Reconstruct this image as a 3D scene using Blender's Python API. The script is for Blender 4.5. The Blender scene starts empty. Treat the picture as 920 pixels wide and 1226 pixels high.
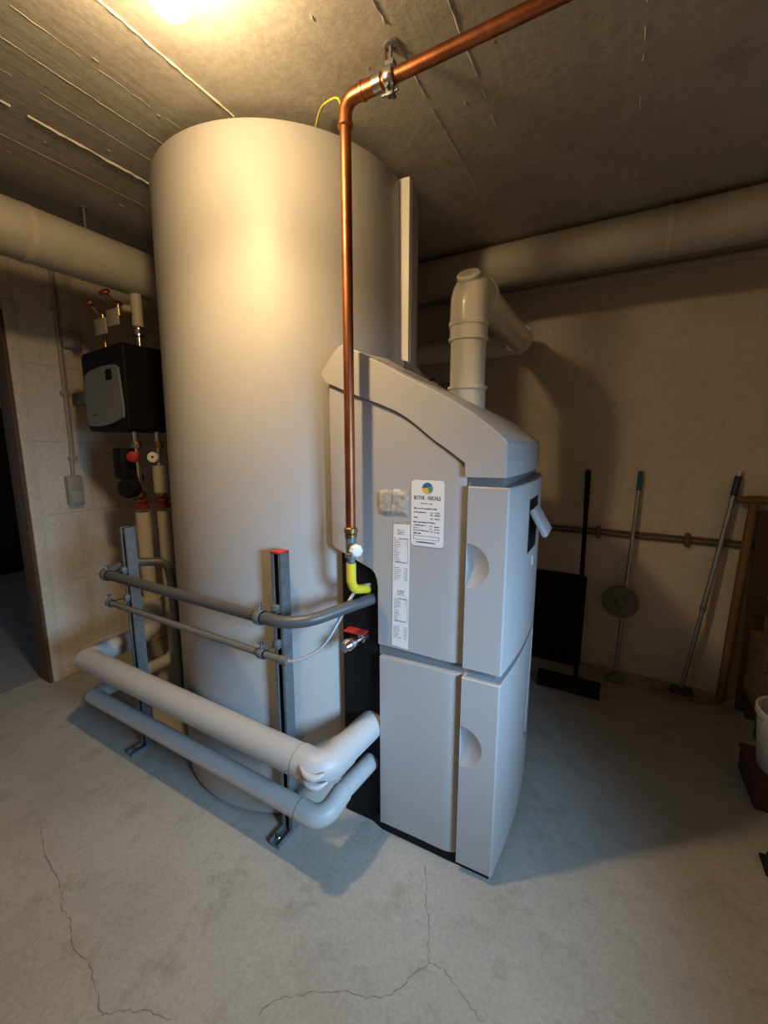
import bpy, bmesh, math, random
from mathutils import Vector, Matrix
random.seed(7)
PI = math.pi
scene = bpy.context.scene
COL = scene.collection

# ------------------------------------------------------------------ camera
cam_d = bpy.data.cameras.new('camera'); cam = bpy.data.objects.new('camera', cam_d); COL.objects.link(cam)
cam_d.sensor_fit = 'HORIZONTAL'; cam_d.sensor_width = 36.0; cam_d.lens = 495.0/920.0*36.0
cam_d.clip_start = 0.02
cam.location = (0, 0, 1.35)
cam.rotation_euler = (math.radians(90-9.2), 0, math.radians(29.2))
scene.camera = cam
# ------------------------------------------------------------------ world, light, exposure
LAMP_POS = Vector((-0.822, 0.622, 2.213)); LAMP_WATT = 17.0; ADDED_DOWN = 42.0
W = bpy.data.worlds.new('world'); scene.world = W; W.use_nodes = True
W.node_tree.nodes['Background'].inputs[0].default_value = (0.62, 0.78, 1.0, 1)
W.node_tree.nodes['Background'].inputs[1].default_value = 0.35
dl = bpy.data.lights.new('window_daylight', 'AREA'); dlo = bpy.data.objects.new('window_daylight', dl); COL.objects.link(dlo)
dl.shape = 'RECTANGLE'; dl.size = 0.52; dl.size_y = 0.60; dl.energy = 11.5; dl.color = (0.38, 0.66, 1.0); dl.spread = math.radians(66)
dlo.location = (1.20, 0.30, 1.22); dlo.rotation_euler = Vector((-1.9, 0.80, -0.80)).to_track_quat('-Z', 'Y').to_euler()
scene.view_settings.view_transform = 'Standard'; scene.view_settings.look = 'None'
scene.view_settings.exposure = 0.0; scene.view_settings.gamma = 1.0
scene.view_settings.use_curve_mapping = False

# ------------------------------------------------------------------ materials
MATS = {}
def mat(name, col, rough=0.5, metal=0.0, var=0.0, vscale=6.0, bump=0.0, bscale=80.0, stretch=None, emit=None, coat=0.0, trans=0.0, col2=None, detail=6.0):
    m = bpy.data.materials.new(name); m.use_nodes = True; MATS[name] = m
    nt = m.node_tree; b = nt.nodes['Principled BSDF']
    b.inputs['Base Color'].default_value = (*col, 1); b.inputs['Roughness'].default_value = rough
    b.inputs['Metallic'].default_value = metal; b.inputs['Coat Weight'].default_value = coat
    b.inputs['Transmission Weight'].default_value = trans
    if emit:
        b.inputs['Emission Color'].default_value = (*emit[0], 1); b.inputs['Emission Strength'].default_value = emit[1]
    if var or bump:
        tc = nt.nodes.new('ShaderNodeTexCoord'); mp = nt.nodes.new('ShaderNodeMapping')
        nt.links.new(tc.outputs['Object'], mp.inputs[0])
        if stretch: mp.inputs['Scale'].default_value = stretch
    if var:
        n = nt.nodes.new('ShaderNodeTexNoise'); n.inputs['Scale'].default_value = vscale; n.inputs['Detail'].default_value = detail
        n.inputs['Roughness'].default_value = 0.6
        nt.links.new(mp.outputs[0], n.inputs[0])
        r = nt.nodes.new('ShaderNodeValToRGB'); r.color_ramp.elements[0].position = 0.3; r.color_ramp.elements[1].position = 0.7
        c2 = col2 if col2 else tuple(max(0, c*(1-var)) for c in col)
        r.color_ramp.elements[0].color = (*c2, 1); r.color_ramp.elements[1].color = (*col, 1)
        nt.links.new(n.outputs[0], r.inputs[0]); nt.links.new(r.outputs[0], b.inputs['Base Color'])
    if bump:
        n2 = nt.nodes.new('ShaderNodeTexNoise'); n2.inputs['Scale'].default_value = bscale; n2.inputs['Detail'].default_value = 4
        nt.links.new(mp.outputs[0], n2.inputs[0])
        bp = nt.nodes.new('ShaderNodeBump'); bp.inputs['Strength'].default_value = bump; bp.inputs['Distance'].default_value = 0.01
        nt.links.new(n2.outputs[0], bp.inputs['Height']); nt.links.new(bp.outputs[0], b.inputs['Normal'])
    return m

mat('tank_jacket', (0.405, 0.385, 0.365), 0.5, var=0.05, vscale=3, bump=0.05, bscale=220)
mat('tank_strip', (0.78, 0.76, 0.72), 0.4)
mat('boiler_grey', (0.385, 0.370, 0.362), 0.42, var=0.04, vscale=5, bump=0.07, bscale=500)
mat('boiler_inner', (0.17, 0.17, 0.175), 0.6)
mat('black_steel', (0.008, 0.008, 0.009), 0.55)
mat('black_plastic', (0.007, 0.006, 0.006), 0.6, bump=0.05, bscale=300)
mat('black_rubber', (0.015, 0.015, 0.016), 0.8)
mat('copper', (0.50, 0.18, 0.085), 0.42, 1.0, var=0.55, vscale=22, bump=0.03, bscale=160, stretch=(1, 1, 0.35))
mat('copper_joint', (0.58, 0.22, 0.09), 0.34, 1.0, var=0.3, vscale=30)
mat('brass', (0.45, 0.32, 0.13), 0.3, 1.0, var=0.3, vscale=40)
mat('chrome', (0.72, 0.71, 0.69), 0.18, 1.0)
mat('galvanised', (0.22, 0.24, 0.255), 0.42, 0.35, var=0.35, vscale=60)
mat('rusty_steel', (0.19, 0.12, 0.07), 0.6, 0.4, var=0.5, vscale=50)
mat('lime', (0.62, 0.58, 0.50), 0.8)
mat('flue_white', (0.84, 0.80, 0.69), 0.22, coat=0.2)
mat('insulation_white', (0.45, 0.445, 0.435), 0.45, var=0.06, vscale=7, bump=0.05, bscale=90)
mat('old_insulation', (0.46, 0.42, 0.35), 0.6, var=0.15, vscale=8, bump=0.12, bscale=60)
mat('hvac_cream', (0.52, 0.46, 0.37), 0.6, var=0.12, vscale=9)
mat('pipe_grey', (0.085, 0.087, 0.092), 0.42, var=0.1, vscale=10)
mat('pipe_thin', (0.15, 0.145, 0.14), 0.4)
mat('clear_hose', (0.33, 0.34, 0.35), 0.25)
mat('yellow_hose', (0.82, 0.62, 0.03), 0.45, bump=0.2, bscale=60)
mat('red_dark', (0.16, 0.018, 0.015), 0.5)
mat('red_plastic', (0.42, 0.03, 0.025), 0.45)
mat('white_plastic', (0.75, 0.74, 0.71), 0.35)
mat('box_beige', (0.36, 0.32, 0.26), 0.5)
mat('label_grey', (0.19, 0.20, 0.205), 0.5)
mat('paper', (0.72, 0.70, 0.69), 0.7, var=0.04, vscale=40)
mat('ink', (0.05, 0.045, 0.045), 0.8)
mat('ink_faded', (0.22, 0.20, 0.22), 0.8)
mat('pocket_film', (0.46, 0.42, 0.38), 0.25, var=0.3, vscale=60, bump=0.6, bscale=45)
mat('logo_blue', (0.02, 0.12, 0.28), 0.6)
mat('logo_green', (0.06, 0.28, 0.12), 0.6)
mat('logo_orange', (0.75, 0.40, 0.05), 0.6)
mat('door_dark_red', (0.035, 0.012, 0.010), 0.6)
mat('wood_lining', (0.13, 0.065, 0.028), 0.6, var=0.4, vscale=30, stretch=(1, 1, 0.1))
mat('wood_tool', (0.22, 0.11, 0.045), 0.55, var=0.4, vscale=30, stretch=(1, 1, 0.1))
mat('wood_dark', (0.055, 0.028, 0.016), 0.6, var=0.3, vscale=30, stretch=(1, 1, 0.1))
mat('wood_pale', (0.40, 0.28, 0.16), 0.6, var=0.2, vscale=25, stretch=(1, 0.15, 1))
mat('crate_board', (0.15, 0.10, 0.06), 0.7, var=0.3, vscale=15)
mat('shaving', (0.42, 0.27, 0.14), 0.7, var=0.4, vscale=60)
mat('navy', (0.015, 0.02, 0.11), 0.4)
mat('teal', (0.008, 0.10, 0.15), 0.4)
mat('alu', (0.42, 0.42, 0.42), 0.35, 0.8)
mat('disc_grey', (0.16, 0.145, 0.12), 0.6)
mat('bucket_white', (0.5, 0.5, 0.48), 0.4)
mat('brick_red', (0.09, 0.03, 0.02), 0.8, var=0.3, vscale=20)
mat('crack', (0.20, 0.18, 0.15), 0.9)
mat('earth_wire', (0.55, 0.50, 0.06), 0.4)
mat('bulb', (1, 0.85, 0.6), 0.3, emit=((1.0, 0.70, 0.36), LAMP_WATT/(PI*4*PI*0.042**2)))
mat('socket', (0.6, 0.58, 0.52), 0.4)
mat('window_paint', (0.7, 0.7, 0.68), 0.4)
mat('glass', (1, 1, 1), 0.0, trans=1.0)

def concrete(name, base, dark, stain, scale=1.0, stretch=(1, 1, 1), bump=0.25, fine=90, lines=None, rough=0.8, stainpos=(0.52, 0.72)):
    m = bpy.data.materials.new(name); m.use_nodes = True; MATS[name] = m
    nt = m.node_tree; b = nt.nodes['Principled BSDF']; b.inputs['Roughness'].default_value = rough
    N = nt.nodes.new; L = nt.links.new
    tc = N('ShaderNodeTexCoord'); mp = N('ShaderNodeMapping'); mp.inputs['Scale'].default_value = stretch
    L(tc.outputs['Object'], mp.inputs[0])
    def noise(s, d=6, r=0.6):
        n = N('ShaderNodeTexNoise'); n.inputs['Scale'].default_value = s*scale; n.inputs['Detail'].default_value = d; n.inputs['Roughness'].default_value = r
        L(mp.outputs[0], n.inputs[0]); return n
    n1 = noise(2.2); r1 = N('ShaderNodeValToRGB')
    r1.color_ramp.elements[0].position = 0.35; r1.color_ramp.elements[1].position = 0.65
    r1.color_ramp.elements[0].color = (*dark, 1); r1.color_ramp.elements[1].color = (*base, 1); L(n1.outputs[0], r1.inputs[0])
    n2 = noise(9, 8, 0.7); r2 = N('ShaderNodeValToRGB'); r2.color_ramp.elements[0].position = stainpos[0]; r2.color_ramp.elements[1].position = stainpos[1]
    r2.color_ramp.elements[0].color = (0, 0, 0, 1); r2.color_ramp.elements[1].color = (1, 1, 1, 1); L(n2.outputs[0], r2.inputs[0])
    mx = N('ShaderNodeMixRGB'); L(r2.outputs[0], mx.inputs[0]); L(r1.outputs[0], mx.inputs[1]); mx.inputs[2].default_value = (*stain, 1)
    n3 = noise(fine, 3); r3 = N('ShaderNodeValToRGB'); r3.color_ramp.elements[0].position = 0.3; r3.color_ramp.elements[1].position = 0.7
    r3.color_ramp.elements[0].color = (0.86, 0.86, 0.86, 1); r3.color_ramp.elements[1].color = (1.06, 1.06, 1.06, 1); L(n3.outputs[0], r3.inputs[0])
    mm = N('ShaderNodeMixRGB'); mm.blend_type = 'MULTIPLY'; mm.inputs[0].default_value = 1; L(mx.outputs[0], mm.inputs[1]); L(r3.outputs[0], mm.inputs[2])
    L(mm.outputs[0], b.inputs['Base Color'])
    hsum = N('ShaderNodeMath'); hsum.operation = 'ADD'
    L(n3.outputs[0], hsum.inputs[0]); L(n2.outputs[0], hsum.inputs[1])
    src = hsum
    if lines:
        mp2 = N('ShaderNodeMapping'); mp2.inputs['Scale'].default_value = lines; L(tc.outputs['Object'], mp2.inputs[0])
        nl = N('ShaderNodeTexNoise'); nl.inputs['Scale'].default_value = 1.0; nl.inputs['Detail'].default_value = 5; L(mp2.outputs[0], nl.inputs[0])
        ml = N('ShaderNodeMath'); ml.operation = 'MULTIPLY'; ml.inputs[1].default_value = 2.5; L(nl.outputs[0], ml.inputs[0])
        h2 = N('ShaderNodeMath'); h2.operation = 'ADD'; L(hsum.outputs[0], h2.inputs[0]); L(ml.outputs[0], h2.inputs[1]); src = h2
    bp = N('ShaderNodeBump'); bp.inputs['Strength'].default_value = bump; bp.inputs['Distance'].default_value = 0.008
    L(src.outputs[0], bp.inputs['Height']); L(bp.outputs[0], b.inputs['Normal'])
    return m
concrete('floor_concrete', (0.42, 0.405, 0.36), (0.345, 0.33, 0.285), (0.28, 0.262, 0.215), rough=0.7, bump=0.18)
concrete('ceiling_concrete', (0.44, 0.41, 0.36), (0.38, 0.35, 0.30), (0.34, 0.31, 0.26), bump=0.13, fine=60, lines=(24, 0.5, 1))
concrete('wall_plaster', (0.70, 0.615, 0.495), (0.645, 0.56, 0.445), (0.59, 0.505, 0.395), bump=0.22, fine=70)
concrete('wall_block', (0.72, 0.63, 0.50), (0.66, 0.57, 0.44), (0.58, 0.50, 0.38), bump=0.2, fine=60)
concrete('hall_floor', (0.26, 0.265, 0.27), (0.22, 0.225, 0.23), (0.19, 0.19, 0.19))
concrete('mortar', (0.58, 0.51, 0.40), (0.52, 0.455, 0.355), (0.46, 0.40, 0.31))
for k in ('black_plastic', 'black_steel', 'black_rubber', 'label_grey'): MATS[k].node_tree.nodes['Principled BSDF'].inputs['Specular IOR Level'].default_value = 0.18

# ------------------------------------------------------------------ mesh helpers
def link(name, me, m, parent=None, smooth=False, loc=None):
    o = bpy.data.objects.new(name, me); COL.objects.link(o)
    if m is not None: me.materials.append(MATS[m])
    if smooth: me.polygons.foreach_set('use_smooth', [True]*len(me.polygons))
    if parent is not None: o.parent = parent
    if loc is not None: o.location = loc
    return o
def build(name, bm, m, parent=None, smooth=False, recalc=True):
    if recalc: bmesh.ops.recalc_face_normals(bm, faces=bm.faces[:])
    me = bpy.data.meshes.new(name); bm.to_mesh(me); bm.free()
    return link(name, me, m, parent, smooth)
def autosmooth(o, ang=40):
    me = o.data; me.polygons.foreach_set('use_smooth', [True]*len(me.polygons))
    me.set_sharp_from_angle(angle=math.radians(ang)); return o
def thing(name, label, cat, loc=(0, 0, 0), rz=0.0, group=None):
    o = bpy.data.objects.new(name, None); COL.objects.link(o); o.empty_display_size = 0.1
    o.location = loc; o.rotation_euler = (0, 0, rz); return tag(o, label, cat, group)
def tag(o, label, cat, group=None):
    o['label'] = label; o['category'] = cat
    if group: o['group'] = group
    return o
def struct(o, label=None):
    o['kind'] = 'structure'
    if label: o['label'] = label
    return o
def box(bm, lo, hi, M=None, bev=0.0, seg=2):
    vs = [bm.verts.new((x, y, z)) for z in (lo[2], hi[2]) for y in (lo[1], hi[1]) for x in (lo[0], hi[0])]
    fs = [bm.faces.new([vs[i] for i in f]) for f in ((0, 2, 3, 1), (4, 5, 7, 6), (0, 1, 5, 4), (2, 6, 7, 3), (0, 4, 6, 2), (1, 3, 7, 5))]
    if bev:
        es = list({e for f in fs for e in f.edges})
        r = bmesh.ops.bevel(bm, geom=es, offset=bev, segments=seg, affect='EDGES', profile=0.5)
        vs = list({v for v in r['verts']} | {v for v in vs if v.is_valid})
    if M is not None: bmesh.ops.transform(bm, matrix=M, verts=[v for v in vs if v.is_valid])
    return vs
def bxo(name, lo, hi, m, parent=None, bev=0.0, M=None):
    bm = bmesh.new(); box(bm, lo, hi, M, bev); o = build(name, bm, m, parent)
    if bev: autosmooth(o, 35)
    return o
def fillet(pts, rad, n=8):
    pts = [Vector(p) for p in pts]; out = [pts[0]]
    for i in range(1, len(pts)-1):
        a, b, c = pts[i-1], pts[i], pts[i+1]; d1 = (a-b).normalized(); d2 = (c-b).normalized()
        ang = d1.angle(d2)
        if ang > PI-0.02: out.append(b); continue
        r = rad[i-1] if isinstance(rad, (list, tuple)) else rad
        t = min(r/math.tan(ang/2), 0.49*(a-b).length if i > 1 else 0.98*(a-b).length, 0.98*(c-b).length)
        r = t*math.tan(ang/2)
        ctr = b+(d1+d2).normalized()*(r/math.sin(ang/2)); p1 = b+d1*t; p2 = b+d2*t
        v1 = p1-ctr; v2 = p2-ctr; w = v1.angle(v2); ax = v1.cross(v2).normalized()
        for k in range(n+1): out.append(ctr+Matrix.Rotation(w*k/n, 3, ax) @ v1)
    out.append(pts[-1]); return out
def spline(pts, n=8):
    P = [Vector(p) for p in pts]; P = [P[0]*2-P[1]]+P+[P[-1]*2-P[-2]]; out = []
    for i in range(1, len(P)-2):
        for k in range(n):
            t = k/n; a, b, c, d = P[i-1], P[i], P[i+1], P[i+2]
            out.append(0.5*((2*b)+(c-a)*t+(2*a-5*b+4*c-d)*t*t+(3*b-a-3*c+d)*t**3))
    out.append(P[-2]); return out
def tube(bm, pts, r, seg=16, cap=True):
    pts = [Vector(p) for p in pts]; n = len(pts); rings = []
    rs = r if isinstance(r, (list, tuple)) else [r]*n
    T = []
    for i in range(n):
        a = pts[max(0, i-1)]; b = pts[min(n-1, i+1)]; T.append((b-a).normalized())
    up = Vector((0, 0, 1)) if abs(T[0].z) < 0.9 else Vector((1, 0, 0))
    nrm = T[0].cross(up).normalized()
    for i in range(n):
        if i:
            nrm = (nrm-T[i]*nrm.dot(T[i]))
            nrm = nrm.normalized() if nrm.length > 1e-6 else T[i].orthogonal().normalized()
        bn = T[i].cross(nrm)
        rings.append([bm.verts.new(pts[i]+(nrm*math.cos(2*PI*k/seg)+bn*math.sin(2*PI*k/seg))*rs[i]) for k in range(seg)])
    for i in range(n-1):
        for k in range(seg): bm.faces.new([rings[i][k], rings[i][(k+1) % seg], rings[i+1][(k+1) % seg], rings[i+1][k]])
    if cap: bm.faces.new(rings[0][::-1]); bm.faces.new(rings[-1])
    return rings
def tbo(name, pts, r, m, parent=None, seg=16):
    bm = bmesh.new(); tube(bm, pts, r, seg); return autosmooth(build(name, bm, m, parent), 50)
def lathe(bm, prof, seg=32, M=None, closed=False):
    rings = []; vs = []
    for (r, z) in prof:
        if r < 1e-6: ring = [bm.verts.new((0, 0, z))]
        else: ring = [bm.verts.new((r*math.cos(2*PI*k/seg), r*math.sin(2*PI*k/seg), z)) for k in range(seg)]
        rings.append(ring); vs += ring
    for a, b in zip(rings, rings[1:]):
        for k in range(seg):
            q = [a[k % len(a)], a[(k+1) % len(a)], b[(k+1) % len(b)], b[k % len(b)]]
            q = list(dict.fromkeys(q))
            if len(q) > 2: bm.faces.new(q)
    if M is not None: bmesh.ops.transform(bm, matrix=M, verts=vs)
    return vs
def lto(name, prof, m, parent=None, seg=32, M=None, ang=40):
    bm = bmesh.new(); lathe(bm, prof, seg, M); return autosmooth(build(name, bm, m, parent), ang)
def axis_matrix(p, d):
    d = Vector(d).normalized(); return Matrix.Translation(Vector(p)) @ d.to_track_quat('Z', 'Y').to_matrix().to_4x4()
def ngon_prism(bm, poly, plane):      # poly 2-D list, plane(a,b,t)->xyz, t in 0..1
    f = [bm.verts.new(plane(a, b, 0)) for a, b in poly]; g = [bm.verts.new(plane(a, b, 1)) for a, b in poly]
    bm.faces.new(f); bm.faces.new(g[::-1]); n = len(poly)
    for i in range(n): bm.faces.new([f[i], g[i], g[(i+1) % n], f[(i+1) % n]])

# ------------------------------------------------------------------ the room
CEIL = 2.31; XL = -2.736; XR = 1.05; YB = 2.727; YN = -1.3
fl = struct(bxo('floor', (XL-0.12, YN-0.2, -0.1), (XR+0.3, YB+0.2, 0), 'floor_concrete'))
def crack(pts, w=0.0022):
    bm = bmesh.new(); P = spline([(x, y, 0) for x, y in pts], 6); random.seed(len(pts)*3+1); prev = None
    for i, p in enumerate(P):
        t = (P[min(i+1, len(P)-1)]-P[max(0, i-1)]).normalized(); nn = Vector((-t.y, t.x, 0))
        j = nn*random.uniform(-0.004, 0.004); ww = .75*w*random.uniform(0.3, 1.3)
        a = bm.verts.new(p+j+nn*ww+Vector((0, 0, 0.0006))); b = bm.verts.new(p+j-nn*ww+Vector((0, 0, 0.0006)))
        if prev: bm.faces.new([prev[0], prev[1], b, a])
        prev = (a, b)
    build('crack', bm, 'crack', fl)
crack([(-.444, 1.062), (-.41, 1.01), (-.391, .954), (-.361, .909), (-.344, .862), (-.328, .835)], .0017)
crack([(-.328, .835), (-.361, .777), (-.384, .73), (-.426, .698), (-.495, .672), (-.566, .629), (-.63, .579), (-.646, .54)], .0017)
crack([(-.328, .835), (-.294, .838), (-.242, .819), (-.191, .794), (-.169, .788)], .0015)
crack([(-1.721, .525), (-1.573, .483), (-1.407, .454), (-1.332, .428), (-1.247, .414), (-1.182, .389), (-1.122, .395), (-1.047, .378), (-.975, .356)], .0020)
crack([(-.975, .356), (-.934, .388), (-.878, .415), (-.821, .431)], .0016)

ce = struct(bxo('ceiling', (XL-3.2, YN-0.2, CEIL), (XR+0.3, YB+0.2, CEIL+0.1), 'ceiling_concrete'))
def seam(x, y0, y1, w=0.004, h=0.006, gaps=0.15, sd=0, x1=None):
    random.seed(sd); bm = bmesh.new(); n = int((y1-y0)/0.02); prev = None
    for i in range(n+1):
        y = y0+(y1-y0)*i/n; xx = x+((x1-x)*i/n if x1 is not None else 0)+random.uniform(-.0015, .0015)
        if random.random() < gaps: prev = None; continue
        ww = w*random.uniform(.5, 1.2); hh = h*random.uniform(.4, 1.1)
        ring = [bm.verts.new((xx-ww, y, CEIL+.0005)), bm.verts.new((xx, y, CEIL-hh)), bm.verts.new((xx+ww, y, CEIL+.0005))]
        if prev:
            bm.faces.new([prev[0], ring[0], ring[1], prev[1]]); bm.faces.new([prev[1], ring[1], ring[2], prev[2]])
        prev = ring
    build('seam_ridge', bm, 'lime' if w >= .003 else 'ceiling_concrete', ce)
seam(-1.596, YN, 2.1, .0035, .006, .02, 1); seam(-1.067, YN, 2.1, .003, .0045, .06, 2)
seam(-.543, YN, 2.1, .003, .004, .1, 3); seam(-.40, YN, 1.5, .003, .003, .25, 4); seam(-.02, YN, 2.1, .003, .003, .35, 5)
seam(-1.36, YN, 2.1, .0012, .002, .06, 6); seam(-1.47, YN, 2.1, .0010, .0016, .08, 7); seam(-1.25, YN, 2.1, .0010, .0015, .08, 9); seam(-1.76, YN, 2.1, .0012, .0018, .08, 10); seam(.52, YN, 2.1, .003, .003, .3, 8)
random.seed(12)
for k in range(38):
    x, y = random.uniform(-1.9, -.3), random.uniform(.45, 1.5); s = random.uniform(.002, .005)
    bm = bmesh.new(); bmesh.ops.create_icosphere(bm, subdivisions=1, radius=s, matrix=Matrix.Translation((x, y, CEIL)) @ Matrix.Diagonal((1, random.uniform(1, 3), .7, 1)))
    build('drip', bm, 'ceiling_concrete', ce)

# back wall, right wall with window, near wall, left wall with doorway
struct(bxo('wall_back', (XL-0.2, YB, 0), (XR+0.3, YB+0.2, CEIL), 'wall_plaster'))
struct(bxo('wall_front', (XL-0.12, YN-0.2, 0), (XR+0.3, YN, CEIL), 'wall_plaster'))
WY0, WY1, WZ0, WZ1 = -0.02, 0.62, 0.92, 1.52
bm = bmesh.new()
box(bm, (XR, YN, 0), (XR+.3, WY0, CEIL)); box(bm, (XR, WY1, 0), (XR+.3, YB, CEIL))
box(bm, (XR, WY0, 0), (XR+.3, WY1, WZ0)); box(bm, (XR, WY0, WZ1), (XR+.3, WY1, CEIL))
struct(build('wall_right', bm, 'wall_plaster', recalc=False))
wn = bpy.data.objects.new('window_1', None); COL.objects.link(wn); struct(wn); wn.location = (XR+.2, (WY0+WY1)/2, WZ0)
def wpart(name, lo, hi, m): bxo(name, tuple(a-b for a, b in zip(lo, wn.location)), tuple(a-b for a, b in zip(hi, wn.location)), m, wn)
x0, x1 = XR+.18, XR+.22
wpart('window_frame', (x0, WY0, WZ0), (x1, WY0+.045, WZ1), 'window_paint'); wpart('window_frame', (x0, WY1-.045, WZ0), (x1, WY1, WZ1), 'window_paint')
wpart('window_frame', (x0, WY0+.045, WZ0), (x1, WY1-.045, WZ0+.045), 'window_paint'); wpart('window_frame', (x0, WY0+.045, WZ1-.045), (x1, WY1-.045, WZ1), 'window_paint')

DY0, DY1, DZ = 0.08, 0.985, 2.02          # doorway in the left wall
bm = bmesh.new()
box(bm, (XL-.12, YN, 0), (XL-.003, DY0, CEIL)); box(bm, (XL-.12, DY1+.0, 0), (XL-.003, YB, CEIL)); box(bm, (XL-.12, DY0, DZ), (XL-.003, DY1, CEIL))
wl = struct(build('wall_left', bm, 'mortar', recalc=False))
blk_cache = {}
def block(y0, y1, z0, z1):
    key = (round(y1-y0, 3), round(z1-z0, 3))
    if key not in blk_cache:
        bm = bmesh.new(); g = .0022
        box(bm, (-.02, g, g), (0, key[0]-g, key[1]-g), bev=.0018, seg=1); bmesh.ops.recalc_face_normals(bm, faces=bm.faces[:])
        me = bpy.data.meshes.new('block'); bm.to_mesh(me); bm.free(); me.materials.append(MATS['wall_block']); blk_cache[key] = me
    o = bpy.data.objects.new('block', blk_cache[key]); COL.objects.link(o); o.parent = wl; o.location = (XL, y0, z0)
rows = [0, .16, .565, .965, 1.37, 1.775, 2.18, CEIL]
for i in range(len(rows)-1):
    off = .30 if i % 2 else .05
    ys = [DY1+.05 if rows[i] < DZ else DY1+.05]; y = 1.0+off
    while y < YB-.05:
        if y > ys[0]+.08: ys.append(y)
        y += .5
    ys.append(YB)
    for a, b in zip(ys, ys[1:]): block(a, b, rows[i], rows[i+1])
    block(DY0-1.0, DY0-.5, rows[i], rows[i+1]); block(DY0-.5, DY0-.05, rows[i], rows[i+1])
block(DY0, DY0+.45, 2.18, CEIL); block(DY0+.45, DY1+.05, 2.18, CEIL); block(DY0-.05, DY1+.05, DZ+.05, 2.18)
tr = bpy.data.objects.new('trim_1', None); COL.objects.link(tr); struct(tr); tr.location = (XL, DY1, 0)
def tpart(name, lo, hi, m, bev=.004): bxo(name, tuple(a-b for a, b in zip(lo, tr.location)), tuple(a-b for a, b in zip(hi, tr.location)), m, tr, bev)
tpart('casing', (XL-.005, DY1+.002, 0), (XL+.010, DY1+.055, DZ+.05), 'wall_plaster'); tpart('casing', (XL-.005, DY0-.055, 0), (XL+.010, DY0-.002, DZ+.05), 'wall_plaster')
tpart('casing', (XL-.005, DY0, DZ), (XL+.010, DY1, DZ+.05), 'wall_plaster')
tpart('lining', (XL-.125, DY1-.014, 0), (XL+.004, DY1, DZ), 'wood_lining', .002); tpart('lining', (XL-.125, DY0, 0), (XL+.004, DY0+.014, DZ), 'wood_lining', .002)
tpart('lining', (XL-.125, DY0+.014, DZ-.014), (XL+.004, DY1-.014, DZ), 'wood_lining', .002)
# the hallway beyond the doorway
HX = -5.6
struct(bxo('floor_hall', (HX-.1, YN-.2, -.1), (XL-.12, YB+.2, -.004), 'hall_floor'))
struct(bxo('wall_hall', (HX-.1, YN-.2, 0), (HX, YB+.2, CEIL), 'wall_plaster'))
struct(bxo('wall_hall_back', (HX, YB, 0), (XL-.2, YB+.2, CEIL), 'wall_plaster'))
d1 = bpy.data.objects.new('door_1', None); COL.objects.link(d1); struct(d1, 'dark red-brown door at the end of the hallway'); d1.location = (HX, 1.9, 0)
bxo('door_leaf', (.004, -1.05, .005), (.045, .75, 1.72), 'door_dark_red', d1, .004); bxo('door_panel', (.045, -.9, .25), (.052, .6, .8), 'door_dark_red', d1, .004)
bxo('door_panel', (.045, -.9, .95), (.052, .6, 1.6), 'door_dark_red', d1, .004)

# ------------------------------------------------------------------ storage tank
TC = Vector((-1.234, 1.412, 0)); TR = 0.496
tk = thing('storage_tank', 'tall pale grey cylindrical heating water storage tank reaching almost to the ceiling', 'tank', TC)
ZT = 2.28
lto('jacket', [(TR+.012, .012), (TR+.014, .3), (TR+.006, 1.1), (TR-.004, 1.9), (TR-.008, ZT-.012), (TR-.012, ZT-.003), (TR-.02, ZT), (0, ZT)], 'tank_jacket', tk, 128)
lto('base_ring', [(0, 0), (TR-.01, 0), (TR+.004, .004), (TR+.004, .014), (0, .014)], 'black_rubber', tk, 96)
bm = bmesh.new()   # jacket overlap behind the seam
def sector(bm, r0, r1, a0, a1, z0, z1, n):
    prev = None
    for i in range(n+1):
        a = math.radians(a0+(a1-a0)*i/n); c, s = math.cos(a), math.sin(a)
        q = [bm.verts.new((r0*c, r0*s, z0)), bm.verts.new((r1*c, r1*s, z0)), bm.verts.new((r1*c, r1*s, z1)), bm.verts.new((r0*c, r0*s, z1))]
        if prev:
            for j in range(4): bm.faces.new([prev[j], prev[(j+1) % 4], q[(j+1) % 4], q[j]])
        else: bm.faces.new(q)
        prev = q
    bm.faces.new(prev[::-1])
sector(bm, TR-.02, TR+.030, 7.52, 70, .02, ZT-.02, 30); autosmooth(build('jacket_overlap', bm, 'tank_jacket', tk), 30)
bm = bmesh.new(); sector(bm, TR-.02, TR+.031, 4.2, 7.5, .02, ZT-.004, 3); autosmooth(build('seam_strip', bm, 'tank_strip', tk), 30)

# ------------------------------------------------------------------ boiler (local x = -u, y = depth v)
A = math.radians(2.5); BO = Vector((-.238, 1.115, 0)); BD = 0.70
bo = thing('heating_boiler', 'grey heating boiler with sloping lid, black rear recess and stickers on its side', 'boiler', BO, A)
tcl = Matrix.Rotation(-A, 3, 'Z') @ (TC-BO)
def umax(v, extra=.055):
    R = TR+extra; d = abs(v-tcl.y)
    if d >= R: return 9
    return -(tcl.x+math.sqrt(R*R-d*d))
def bulge(v, k=.030):
    t = (v-BD/2)/(BD/2); return k*max(0, 1-t*t)
def P(u, v, z): return (-u, v, z)
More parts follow.
